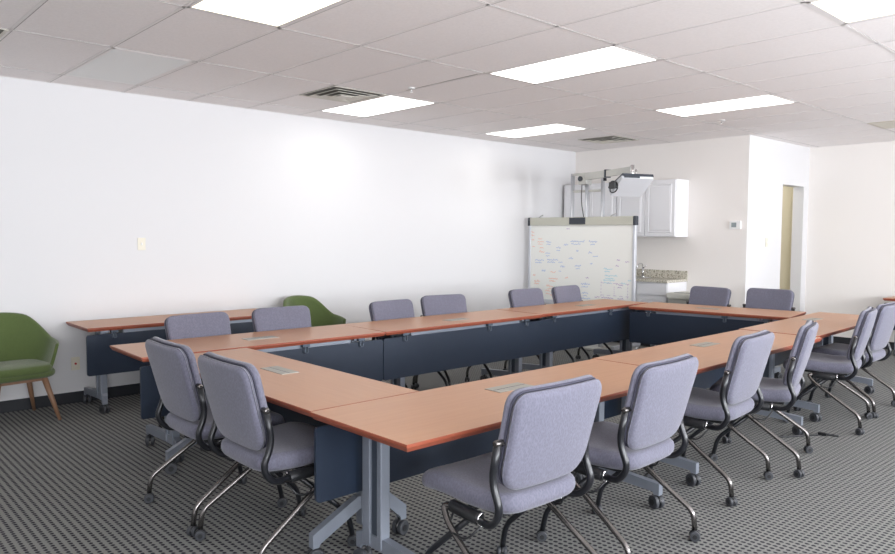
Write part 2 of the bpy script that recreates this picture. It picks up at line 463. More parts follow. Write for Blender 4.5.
def vent(cx, cy, s, label):
    t = thing('air_vent', label, 'air vent', (cx, cy, H), 0, 'square ceiling air diffusers')
    bm = NB(); add_box(bm, (-s, -s, -0.003), (s, s, 0)); obj('backing', bm, 'vent_dark', t)
    for r0, z0 in ((1.0, -0.004), (0.78, -0.010), (0.56, -0.016), (0.34, -0.022)):
        bm = NB(); o = s * r0; i_ = o - s * 0.17
        A = [(-o, -o), (o, -o), (o, o), (-o, o)]; B = [(-i_, -i_), (i_, -i_), (i_, i_), (-i_, i_)]
        va = [bm.verts.new((*p, z0 - 0.004)) for p in A]; vb = [bm.verts.new((*p, z0 + 0.010)) for p in B]
        vc = [bm.verts.new((*p, z0)) for p in A]
        for q in range(4):
            bm.faces.new((va[q], va[(q + 1) % 4], vb[(q + 1) % 4], vb[q]))
            bm.faces.new((va[q], va[(q + 1) % 4], vc[(q + 1) % 4], vc[q]))
        obj('louvre', bm, 'vent', t)
    bm = NB(); add_box(bm, (-s * 0.2, -s * 0.2, -0.026), (s * 0.2, s * 0.2, -0.020)); obj('centre_plate', bm, 'vent', t)
vent(1.326, 4.5 * TA, 0.29, 'square louvred ceiling vent beside the bright panel over the left wall')
vent(1.20, 11.65 * TA, 0.29, 'far square louvred ceiling vent above the whiteboard and projector')
vent(1.34, -0.3, 0.29, 'louvred ceiling vent just visible at the left edge of the photo')
t = thing('return_grille', 'flat tan return air grille in the ceiling at the far right', 'air grille', (4.071 + 0.30, 13.5 * TA, H), 0)
bm = NB(); add_box(bm, (-0.28, -0.29, -0.008), (0.90, 0.29, 0)); obj('plate', bm, 'return', t)
bm = NB()
for q in range(9): add_box(bm, (-0.25, -0.25 + q * 0.06, -0.011), (0.87, -0.235 + q * 0.06, -0.008))
obj('slat', bm, 'vent', t)
def sprinkler(cx, cy, label):
    t = thing('sprinkler_head', label, 'sprinkler', (cx, cy, H), 0, 'sprinkler heads in the ceiling')
    bm = NB(); add_cyl(bm, (0, 0, 0), (0, 0, -0.006), 0.03, 16); obj('rose', bm, 'white', t)
    bm = NB(); add_cyl(bm, (0, 0, -0.006), (0, 0, -0.035), 0.006, 8); add_cyl(bm, (0, 0, -0.035), (0, 0, -0.038), 0.016, 12); obj('nozzle', bm, 'chrome', t)
sprinkler(2.0, 3.0, 'tiny sprinkler head in the tile behind the vent near the left wall light')
sprinkler(3.05, 6.6, 'tiny sprinkler head beside the long bright panel near the doorway wall')

# ------------------------------------------------------------------ wall plates
t = thing('wall_outlet', 'almond wall outlet plate with a red socket low beside the green chair', 'outlet', (0.0, 0.775, 0.352))
b = NB(); add_box(b, (0, -0.036, -0.058), (0.006, 0.036, 0.058), bevel=0.002); obj('plate', b, 'plate', t)
b = NB(); add_cyl(b, (0.005, 0, 0), (0.012, 0, 0), 0.010, 12); obj('socket', b, 'red', t, label='red socket')
def switch(loc, rz, label):
    t = thing('light_switch', label, 'light switch', loc, rz)
    b = NB(); add_box(b, (0, -0.036, -0.058), (0.006, 0.036, 0.058), bevel=0.002); obj('plate', b, 'plate', t)
    b = NB(); add_box(b, (0.005, -0.006, -0.012), (0.014, 0.006, 0.012), bevel=0.001); obj('toggle', b, 'white', t)
switch((0.0, 1.372, 1.416), 0, 'almond light switch alone in the middle of the long white left wall')
switch((NX, 8.55, 1.44), 0, 'almond light switch on the wall left of the open doorway')
t = thing('thermostat', 'white wall thermostat with grey screen on the kitchen wall', 'thermostat', (2.585, YB, 1.665))
b = NB(); add_box(b, (-0.075, -0.028, -0.052), (0.075, 0, 0.052), bevel=0.005); obj('housing', b, 'white', t)
b = NB(); add_box(b, (-0.045, -0.030, -0.030), (0.020, -0.027, 0.030)); obj('screen', b, 'lcd', t)

# ------------------------------------------------------------------ kitchenette
def raised_door(name, x0, x1, z0, z1, yf, parent, stile=0.055):
    b = NB(); add_box(b, (x0, yf, z0), (x1, yf + 0.018, z1), bevel=0.002)
    # routed groove and raised centre panel
    o = obj(name, b, 'cab', parent)
    b = NB()
    if (x1 - x0) > 2.6 * stile and (z1 - z0) > 2.6 * stile:
        A = [(x0 + stile, z0 + stile), (x1 - stile, z0 + stile), (x1 - stile, z1 - stile), (x0 + stile, z1 - stile)]
        def off(d): return [(A[0][0] + d, A[0][1] + d), (A[1][0] - d, A[1][1] + d), (A[2][0] - d, A[2][1] - d), (A[3][0] + d, A[3][1] - d)]
        rings = [(off(-0.008), yf), (off(0.0), yf - 0.008), (off(0.008), yf - 0.001), (off(0.030), yf - 0.007)]
        vs = [[b.verts.new((p[0], y_, p[1])) for p in o_] for o_, y_ in rings]
        for P_, Q_ in zip(vs, vs[1:]):
            for q in range(4): b.faces.new((P_[q], P_[(q + 1) % 4], Q_[(q + 1) % 4], Q_[q]))
        b.faces.new(vs[-1])
        obj('raised_panel', b, 'cab', o)
    return o
def wall_cabinet(x0, x1, label):
    t = thing('wall_cabinet', label, 'cabinet', ((x0 + x1) / 2, YB, 1.505), 0, 'white upper cabinets over the counter')
    hw = (x1 - x0) / 2
    b = NB(); add_box(b, (-hw, -0.32, 0), (hw, -0.001, 0.77), bevel=0.002); obj('body', b, 'cab', t)
    raised_door('door', -hw + 0.008, -0.006, 0.012, 0.758, -0.340, t); raised_door('door', 0.006, hw - 0.008, 0.012, 0.758, -0.340, t)
wall_cabinet(0.05, 0.985, 'white two-door upper cabinet seen behind the projector posts')
wall_cabinet(0.99, 1.915, 'white two-door upper cabinet at the right end, below the projector')
def base_cabinet(x0, x1, label):
    t = thing('base_cabinet', label, 'cabinet', ((x0 + x1) / 2, YB, 0), 0, 'white base cabinets under the granite counter')
    hw = (x1 - x0) / 2
    b = NB(); add_box(b, (-hw, -0.48, 0.10), (hw, -0.001, 0.895)); obj('body', b, 'cab', t)
    b = NB(); add_box(b, (-hw, -0.42, 0.006), (hw, -0.001, 0.10)); obj('plinth', b, 'base', t)
    for s0, s1 in ((-hw + 0.006, -0.008), (0.008, hw - 0.006)):
        b = NB(); add_box(b, (s0, -0.500, 0.725), (s1, -0.481, 0.885), bevel=0.004); obj('drawer', b, 'cab', t)
        raised_door('door', s0, s1, 0.115, 0.712, -0.500, t)
base_cabinet(0.02, 0.965, 'white base cabinet hidden for the most part behind the whiteboard')
base_cabinet(0.97, 1.915, 'white base cabinet with drawers, right end of the granite counter')
t = thing('countertop', 'speckled granite worktop with short backsplash over the white base cabinets', 'countertop', (0, YB, 0.897))
b = NB(); add_box(b, (0.01, -0.53, 0), (1.93, -0.001, 0.035), bevel=0.004); obj('slab', b, 'granite', t)
b = NB(); add_box(b, (0.01, -0.022, 0.035), (1.93, -0.001, 0.145), bevel=0.003); obj('backsplash', b, 'granite', t)
t = thing('sink', 'steel drop-in sink rim in the granite counter beside the whiteboard edge', 'sink', (1.22, 7.68, 0.932))
b = NB()
add_box(b, (-0.22, -0.17, 0), (0.22, -0.15, 0.008)); add_box(b, (-0.22, 0.13, 0), (0.22, 0.17, 0.008))
add_box(b, (-0.22, -0.15, 0), (-0.20, 0.13, 0.008)); add_box(b, (0.20, -0.15, 0), (0.22, 0.13, 0.008)); obj('rim', b, 'steel', t)
b = NB(); add_box(b, (-0.20, -0.15, 0.0005), (0.20, 0.13, 0.002)); obj('basin', b, 'appld', t)
t = thing('faucet', 'chrome kitchen faucet on the granite counter beside the whiteboard edge', 'faucet', (1.30, 7.86, 0.932))
b = NB(); add_cyl(b, (0, 0, 0), (0, 0, 0.02), 0.028, 16, bev=0.004); add_cyl(b, (0, 0, 0.02), (0, 0, 0.13), 0.014, 12)
obj('body', b, 'chrome', t)
b = NB(); add_tube(b, smooth_path([(0, 0, 0.12), (0, -0.02, 0.20), (0, -0.12, 0.19), (0, -0.16, 0.14)], 0.06), 0.009, 10); obj('spout', b, 'chrome', t)
b = NB(); add_tube(b, [(0, 0, 0.13), (0.05, 0.01, 0.17)], [0.008, 0.006], 8); obj('handle', b, 'chrome', t)
t = thing('shredder', 'pale grey boxy appliance with dark slot on top beside the base cabinets', 'appliance', (2.17, 7.55, 0.006), 0)
b = NB(); add_box(b, (-0.17, -0.20, 0), (0.17, 0.20, 0.70), bevel=0.012); obj('bin', b, 'appld', t)
b = NB(); add_box(b, (-0.19, -0.22, 0.70), (0.19, 0.22, 0.775), bevel=0.018); obj('head', b, 'appl', t)
b = NB(); add_box(b, (-0.13, -0.12, 0.774), (0.09, -0.08, 0.778)); obj('slot', b, 'capd', t)

# ------------------------------------------------------------------ whiteboard on its stand
WX0, WX1, WY = 0.10, 1.86, 6.80
WW = (WX1 - WX0) / 2
t = thing('whiteboard', 'mobile whiteboard with faded marker notes standing before the kitchenette', 'whiteboard', ((WX0 + WX1) / 2, WY, 0))
b = NB(); add_box(b, (-WW + 0.02, -0.015, 0.62), (WW - 0.02, 0.015, 1.66)); obj('panel', b, 'board', t)
b = NB()
add_box(b, (-WW, -0.028, 0.58), (-WW + 0.035, 0.022, 1.66), bevel=0.004); add_box(b, (WW - 0.035, -0.028, 0.58), (WW, 0.022, 1.66), bevel=0.004)
add_box(b, (-WW, -0.03, 0.56), (WW, 0.022, 0.62), bevel=0.004); obj('frame', b, 'frame', t)
b = NB(); add_box(b, (-WW + 0.03, -0.035, 1.655), (WW - 0.03, 0.025, 1.765), bevel=0.006); obj('top_rail', b, 'rail', t)
for s in (-1, 1):
    b = NB(); add_box(b, (s * (WW - 0.008) - 0.022, -0.037, 1.650), (s * (WW - 0.008) + 0.022, 0.027, 1.768), bevel=0.008); obj('end_cap', b, 'capd', t)
b = NB(); add_box(b, (-0.145, -0.045, 1.668), (0.12, -0.034, 1.758), bevel=0.003); obj('sensor_strip', b, 'capd', t, label='dark grey block on the top rail')
for x_ in (-0.68, 0.52):
    b = NB(); add_tube(b, smooth_path([(x_ - 0.03, 0, 1.765), (x_, 0, 1.785), (x_ + 0.05, -0.01, 1.80)], 0.02), 0.007, 8); obj('clip', b, 'steel', t)
b = NB()
for x_ in (-0.75, 0.75):
    add_box(b, (x_ - 0.025, 0.022, 0.12), (x_ + 0.025, 0.062, 1.70))
    add_box(b, (x_ - 0.022, -0.28, 0.085), (x_ + 0.022, 0.32, 0.125))
add_box(b, (-0.75, 0.03, 0.30), (0.75, 0.06, 0.34)); obj('stand', b, 'frame', t)
for x_ in (-0.75, 0.75):
    for y_ in (-0.26, 0.30):
        b = NB(); add_cyl(b, (x_ - 0.015, y_, 0.038), (x_ + 0.015, y_, 0.038), 0.036, 16, bev=0.004)
        add_cyl(b, (x_, y_, 0.04), (x_, y_, 0.09), 0.010, 8); obj('caster', b, 'chrome', t)
# marker scribbles: thin strokes lying on the panel face
def scribble(bm, x, z, w_, h_, n, amp):
    """a short run of handwriting: one wavering ribbon"""
    pts = []
    for k in range(n):
        pts.append((x + w_ * k / (n - 1) + random.uniform(-1, 1) * w_ / n * 0.6, z + (h_ if k % 2 else 0) * random.uniform(0.3, 1) + random.uniform(-amp, amp)))
    yy = -0.0158
    for (a, c), (d, e) in zip(pts, pts[1:]):
        dx, dz = d - a, e - c; L = math.hypot(dx, dz) or 1; nx_, nz_ = -dz / L * 0.003, dx / L * 0.003
        v = [bm.verts.new((a + nx_, yy, c + nz_)), bm.verts.new((a - nx_, yy, c - nz_)), bm.verts.new((d - nx_, yy, e - nz_)), bm.verts.new((d + nx_, yy, e + nz_))]
        bm.faces.new(v)
# pixel bands of the photo's notes turned into board coordinates (u 0..1 left-right, z)
def bu(u): return -WW + 0.03 + u * (2 * WW - 0.06)
NOTES = {'ink_orange': [(0.01, 1.56, .03), (0.01, 1.51, .03), (0.01, 1.45, .03), (0.02, 1.35, .03), (0.08, 1.46, .05), (0.08, 1.42, .07), (0.10, 1.34, .04), (0.10, 1.28, .05),
                        (0.03, 0.94, .03), (0.04, 0.86, .07), (0.22, 1.00, .05), (0.20, 0.91, .10), (0.18, 0.80, .07), (0.17, 0.73, .06), (0.37, 0.93, .03), (0.22, .68, .05)],
         'ink_blue': [(0.17, 1.42, .06), (0.27, 1.34, .06), (0.16, 1.26, .06), (0.05, 1.16, .10), (0.18, 1.17, .12), (0.30, 1.02, .03), (0.32, 1.08, .05), (0.30, 1.14, .04), (0.48, 1.30, .02),
                      (0.60, 1.28, .03), (0.64, 1.24, .05), (0.61, 1.14, .03), (0.53, 0.86, .09), (0.54, 0.74, .06), (0.53, 0.67, .10), (0.12, 1.01, .05), (0.42, 1.43, .14), (0.60, 1.43, .08),
                      (0.40, 1.20, .05), (0.47, 1.10, .06), (0.35, 1.38, .05)],
         'ink_teal': [(0.74, 1.08, .09), (0.75, 0.99, .12), (0.74, 0.93, .11), (0.96, 0.94, .03), (0.90, 0.90, .05)],
         'ink_purple': [(0.86, 1.20, .03), (0.85, 1.12, .03), (0.93, 1.18, .04), (0.86, 0.88, .06), (0.66, 0.70, .05), (0.72, 0.70, .12), (0.87, 0.70, .06), (0.38, 1.60, .03), (0.57, 0.95, .03)]}
for k_, L in NOTES.items():
    b = NB()
    for u, z, w_ in L:
        scribble(b, bu(u), z, w_ * 1.6, 0.022, max(5, int(w_ * 130)), 0.006)
        if w_ > 0.05: scribble(b, bu(u) + 0.01, z - 0.035, w_ * 1.1, 0.016, max(4, int(w_ * 90)), 0.004)
    if k_ == 'ink_purple':
        obj('marker_writing', b, k_, t, label='purple marker notes'); b = NB()
        for a, c, d, e in ((0.72, 0.72, 0.72, 0.92), (0.72, 0.90, 0.97, 0.90), (0.72, 0.74, 0.97, 0.74), (0.96, 0.72, 0.96, 0.90), (0.84, 0.74, 0.84, 0.86)):
            n_ = 9
            for q in range(n_):
                if q % 2: continue
                scribble(b, 0, 0, 0, 0, 2, 0) if False else None
                x0_, z0_ = bu(a + (d - a) * q / n_), c + (e - c) * q / n_
                x1_, z1_ = bu(a + (d - a) * (q + 1) / n_), c + (e - c) * (q + 1) / n_
                add_box(b, (min(x0_, x1_) - 0.002, -0.0162, min(z0_, z1_) - 0.002), (max(x0_, x1_) + 0.002, -0.0150, max(z0_, z1_) + 0.002))
    obj('marker_writing', b, k_, t, label=k_[4:] + ' marker notes')

# projector mount behind the board, and its projector
t = thing('projector_mount', 'grey steel post frame and long swing arm rising behind the whiteboard', 'projector mount', (1.01, 6.90, 0))
for x_ in (-0.235, 0.265):
    b = NB(); add_cyl(b, (x_, 0, 0), (x_, 0, 2.355), 0.027, 14); obj('post', b, 'frame', t)
b = NB(); add_cyl(b, (0.02, -0.02, 1.2), (0.02, -0.02, 2.26), 0.024, 12); obj('post', b, 'frame', t)
b = NB()
add_box(b, (-0.25, -0.02, 2.330), (0.28, 0.02, 2.362), bevel=0.003); obj('crossbar', b, 'armg', t)
b = NB(); add_box(b, (-0.25, -0.015, 2.10), (0.28, 0.015, 2.13), bevel=0.003); obj('crossbar', b, 'armg', t)
b = NB(); add_box(b, (-0.27, -0.2, 0.006), (0.30, 0.2, 0.03), bevel=0.003); obj('base_plate', b, 'armg', t)
b = NB(); add_box(b, (-0.06, -0.11, 2.20), (0.07, 0.02, 2.345), bevel=0.008); obj('pivot_block', b, 'armg', t)
b = NB(); add_cyl(b, (-0.02, -0.112, 2.275), (-0.02, -0.125, 2.275), 0.035, 16); obj('pivot_knob', b, 'capd', t)
def beam(bm, a, c, wd, hd, mi=0):
    a, c = Vector(a), Vector(c); d = c - a; L = d.length
    q = d.to_track_quat('X', 'Z').to_matrix()
    ctr = (a + c) / 2
    r = bmesh.ops.create_cube(bm, size=1.0)
    for v in r['verts']: v.co = q @ Vector((v.co.x * L, v.co.y * wd, v.co.z * hd)) + ctr
    for f in {f for v in r['verts'] for f in v.link_faces}: f.material_index = mi
A0 = Vector((0.03, -0.06, 2.30)); A1 = Vector((1.23, -0.80, 2.275))
mid = A0.lerp(A1, 0.50)
b = NB(); beam(b, A0, mid, 0.065, 0.085); obj('arm', b, 'armg', t)
b = NB(); beam(b, mid, A1, 0.055, 0.075); obj('arm', b, 'armg', t)
b = NB(); beam(b, mid - (A1 - A0).normalized() * 0.02, mid + (A1 - A0).normalized() * 0.02, 0.075, 0.100); obj('clamp', b, 'capd', t)
b = NB(); add_cyl(b, mid + Vector((0, 0, -0.05)) - (A1 - A0) * 0.05, mid + Vector((0, 0, -0.085)) - (A1 - A0) * 0.05, 0.022, 12); obj('knob', b, 'rubber', t)
b = NB(); add_cyl(b, A1 + Vector((0, 0, 0.055)), A1 + Vector((0, 0, -0.125)), 0.022, 12); add_cyl(b, A1 + Vector((0.05, 0, 0.0)), A1 + Vector((0.05, 0, -0.11)), 0.012, 10)
obj('hanger', b, 'chrome', t)
b = NB(); add_tube(b, smooth_path([(-0.04, -0.05, 2.2), (-0.05, -0.05, 1.98), (-0.01, -0.03, 1.72)], 0.1), 0.006, 8); obj('cable', b, 'rubber', t)
pr = thing('projector', 'white ceiling-arm projector with black top hanging in front of the cabinets', 'projector', (2.235, 6.10, 2.075), R(67))
pr.scale = (0.93, 0.93, 0.93)
tilt = Matrix.Rotation(R(-25), 3, 'X')
b = NB()
prof = [(-0.17, 0.052), (-0.165, 0.030), (0.15, -0.050), (0.17, 0.02), (0.17, 0.068), (-0.17, 0.068)]
A = []
for sx_, kk in ((-0.225, 0.94), (-0.21, 1), (0.21, 1), (0.225, 0.94)):
    A.append([b.verts.new(tilt @ Vector((sx_, p[0] * kk, (p[1] - 0.02) * kk + 0.02))) for p in prof])
for P_, Q_ in zip(A, A[1:]):
    for q in range(6): b.faces.new((P_[q], P_[(q + 1) % 6], Q_[(q + 1) % 6], Q_[q]))
b.faces.new(A[0]); b.faces.new(list(reversed(A[-1])))
obj('housing', b, 'proj', pr)
b = NB(); add_box(b, (-0.215, -0.178, 0.058), (0.225, 0.17, 0.090), rot=None)
for v in b.verts: v.co = tilt @ v.co
obj('top_cover', b, 'capd', pr, label='black top cover')
b = NB(); add_box(b, (-0.20, -0.176, 0.036), (0.02, -0.168, 0.056))
for v in b.verts: v.co = tilt @ v.co + Vector((0, -0.004, 0))
obj('lens_slot', b, 'capd', pr)
b = NB(); add_box(b, (-0.04, -0.03, 0.088), (0.06, 0.06, 0.115)); obj('bracket', b, 'chrome', pr)
b = NB()
lp = [Vector((-0.225, 0.02 + 0.07 * math.cos(a_), 0.0 + 0.07 * math.sin(a_))) + Vector((-0.02 - 0.015 * math.sin(a_ * 1.5), 0, 0)) for a_ in [2 * PI * q / 20 for q in range(21)]]
add_tube(b, lp, 0.008, 8); obj('cable_loop', b, 'rubber', pr)
b = NB(); add_box(b, (-0.262, -0.03, -0.02), (-0.222, 0.10, 0.06)); obj('connector', b, 'rubber', pr)

# ------------------------------------------------------------------ folding tables
def twin_caster(x, y, r, wd, stem, rz=0.0):
    """caster centred over (x, y): two wheels and a hood; wheel axis along local x turned by rz"""
    b = NB()
    ca, sa = math.cos(rz), math.sin(rz)
    def q(u, v, z): return Vector((x + u * ca - v * sa, y + u * sa + v * ca, z))
    for s in (-1, 1):
        add_cyl(b, q(s * 0.12 * wd, 0, r), q(s * 0.5 * wd, 0, r), r, 18, 1, bev=0.004)
        add_cyl(b, q(s * 0.5 * wd, 0, r), q(s * 0.56 * wd, 0, r), r * 0.45, 12, 0)
    # hood over the wheels
    add_tube(b, [q(0, 0.85 * r * math.cos(a_), r + 0.85 * r * math.sin(a_)) for a_ in [PI * k_ / 8 for k_ in range(9)]], wd * 0.16, 8, 0)
    add_cyl(b, q(0, 0, r * 1.2), q(0, 0, stem), r * 0.36, 10, 0)
    return b
def make_table(name, L, D, label, loc, rz, port_x=0.0, port_y=0.12, inset=0.24, off=0.168, group='training tables of the square', ports=True, fz=0.17):
    """panel hangs on the local +y side; length along local x"""
    t = thing(name, label, 'table', loc, rz, group)
    Z1, Z0 = 0.737, 0.705
    b = NB(); hx, hy = L / 2, D / 2; u = 0.013
    top = [(-hx, -hy), (hx, -hy), (hx, hy), (-hx, hy)]
    top_in = [(-hx + 0.002, -hy + 0.002), (hx - 0.002, -hy + 0.002), (hx - 0.002, hy - 0.002), (-hx + 0.002, hy - 0.002)]
    bot = [(-hx + u, -hy + u), (hx - u, -hy + u), (hx - u, hy - u), (-hx + u, hy - u)]
    v0 = [b.verts.new((*p, Z1)) for p in top_in]; v1 = [b.verts.new((*p, Z1 - 0.002)) for p in top]
    v1b = [b.verts.new((*p, Z1 - 0.012)) for p in top]; v2 = [b.verts.new((*p, Z0)) for p in bot]
    b.faces.new(v0); f = b.faces.new(list(reversed(v2))); f.material_index = 1
    for P_, Q_ in ((v0, v1), (v1, v1b), (v1b, v2)):
        for k in range(4):
            f = b.faces.new((P_[k], P_[(k + 1) % 4], Q_[(k + 1) % 4], Q_[k])); f.material_index = 1
    obj('tabletop', b, ['lam', 'edge'], t)
    b = NB(); py = hy - 0.040
    add_prism(b, rr_outline(L - 0.004, L - 0.004, 0.335, 0.675, 0.022, 0.022), 'y', py - 0.008, py + 0.008); obj('modesty_panel', b, 'pnl', t)
    b = NB(); add_box(b, (-hx + 0.30, py - 0.045, 0.672), (hx - 0.30, py - 0.005, 0.706), bevel=0.003); obj('rail', b, 'silver', t)
    for x_ in (-hx + 0.22, -hx * 0.25, hx - 0.22) if L > 1.0 else (-0.1, 0.1):
        b = NB()
        add_box(b, (x_ - 0.020, py + 0.008, 0.640), (x_ + 0.020, py + 0.016, 0.690), bevel=0.003)
        add_box(b, (x_ - 0.030, py - 0.01, 0.683), (x_ + 0.030, py + 0.028, 0.707), bevel=0.003)
        add_tube(b, smooth_path([(x_ - 0.012, py + 0.018, 0.69), (x_ - 0.012, py + 0.026, 0.640), (x_ + 0.012, py + 0.026, 0.640), (x_ + 0.012, py + 0.018, 0.69)], 0.01), 0.005, 6)
        obj('hook', b, 'hook', t)
    if ports:
        b = NB()
        add_box(b, (port_x - 0.125, port_y - 0.055, Z1 - 0.001), (port_x + 0.125, port_y + 0.055, Z1 + 0.003), bevel=0.001)
        pp = obj('power_port', b, 'port', t)
        b = NB(); add_box(b, (port_x - 0.118, port_y - 0.004, Z1 + 0.0025), (port_x + 0.118, port_y + 0.0, Z1 + 0.0036)); obj('flap_seam', b, 'capd', pp)
    for s in (-1, 1):
        x_ = s * (hx - inset); cy = off
        b = NB()
        for d, hw_ in ((-0.050, 0.016), (0.046, 0.028)):
            add_box(b, (x_ - 0.026, cy + d - hw_, 0.12), (x_ + 0.026, cy + d + hw_, 0.69), bevel=0.005)
        add_box(b, (x_ - 0.012, cy - 0.040, 0.14), (x_ + 0.012, cy + 0.026, 0.66), mi=1)
        add_box(b, (x_ - 0.035, cy - 0.14, 0.688), (x_ + 0.035, cy + 0.12, 0.707), bevel=0.003)
        leg = obj('leg', b, ['silver', 'hook'], t)
        b = NB()
        zt = [(cy - 0.085, fz), (cy + 0.080, fz), (hy - 0.040, 0.150), (hy - 0.040, 0.080), (hy - 0.072, 0.080), (hy - 0.080, 0.100), (cy + 0.06, fz - 0.060), (cy - 0.07, fz - 0.060),
              (-hy + 0.080, 0.095), (-hy + 0.072, 0.080), (-hy + 0.040, 0.080), (-hy + 0.040, 0.145)]
        add_prism(b, zt, 'x', x_ - 0.019, x_ + 0.019)
        bmesh.ops.recalc_face_normals(b, faces=b.faces)
        obj('foot', b, 'silver', leg)
        for yy, a_ in ((hy - 0.065, 0.25), (-hy + 0.065, -0.35)):
            obj('caster', twin_caster(x_, yy, 0.038, 0.058, 0.09, a_), ['rubber', 'tyre'], leg)
    return t
# left row (panel side faces +x: local +y -> world +x, so rz = -90)
LR = R(-90)
make_table('folding_table', 1.90, 0.65, 'wood-topped table at the near left end of the square, before two grey chairs', (2.033, 1.480, 0), LR - R(1.3), port_x=-0.02, port_y=0.01)
make_table('folding_table', 1.96, 0.64, 'middle table of the long side next to the left wall', (2.05, 3.415, 0), LR, port_x=-0.02, port_y=0.08)
make_table('folding_table', 1.93, 0.62, 'far table of the long side by the left wall, in front of the whiteboard', (2.03, 5.375, 0), LR, port_x=-0.11, port_y=0.04)
# near row (panel side faces -x: rz = +90)
NR = R(90)
make_table('folding_table', 2.10, 0.675, 'nearest table with its corner and silver leg in the foreground', (4.565, 1.62, 0), NR, port_x=-0.01, port_y=0.10)
make_table('folding_table', 2.13, 0.65, 'middle table of the near long side of the square', (4.515, 3.745, 0), NR + R(1.0), port_x=0.03, port_y=0.115)
make_table('folding_table', 2.00, 0.62, 'far table of the near long side, reaching toward the back right', (4.415, 5.84, 0), NR + R(2.5), port_x=0.22, port_y=0.12)
# ends
make_table('folding_table', 1.83, 0.63, 'short-side table at the left end, its outer edge facing the two left chairs', (3.3075, 0.895, 0), R(0), port_x=-0.03, port_y=0.065, inset=0.07, off=0.06, fz=0.265)
make_table('folding_table', 1.66, 0.70, 'short-side table at the far end of the square, nearest the kitchenette', (3.205, 6.25, 0), R(180 + 9), port_x=0.07, port_y=0.0)
# table against the left wall and the one far right
make_table('folding_table', 1.83, 0.60, 'spare table pushed against the left wall beside the green chair', (0.345, 1.61, 0), LR, ports=False, group='spare tables by the walls', inset=0.14)
make_table('folding_table', 1.60, 0.60, 'spare table against the back wall at the far right edge', (4.74, 9.56, 0), R(180), ports=False, group='spare tables by the walls', inset=0.16)

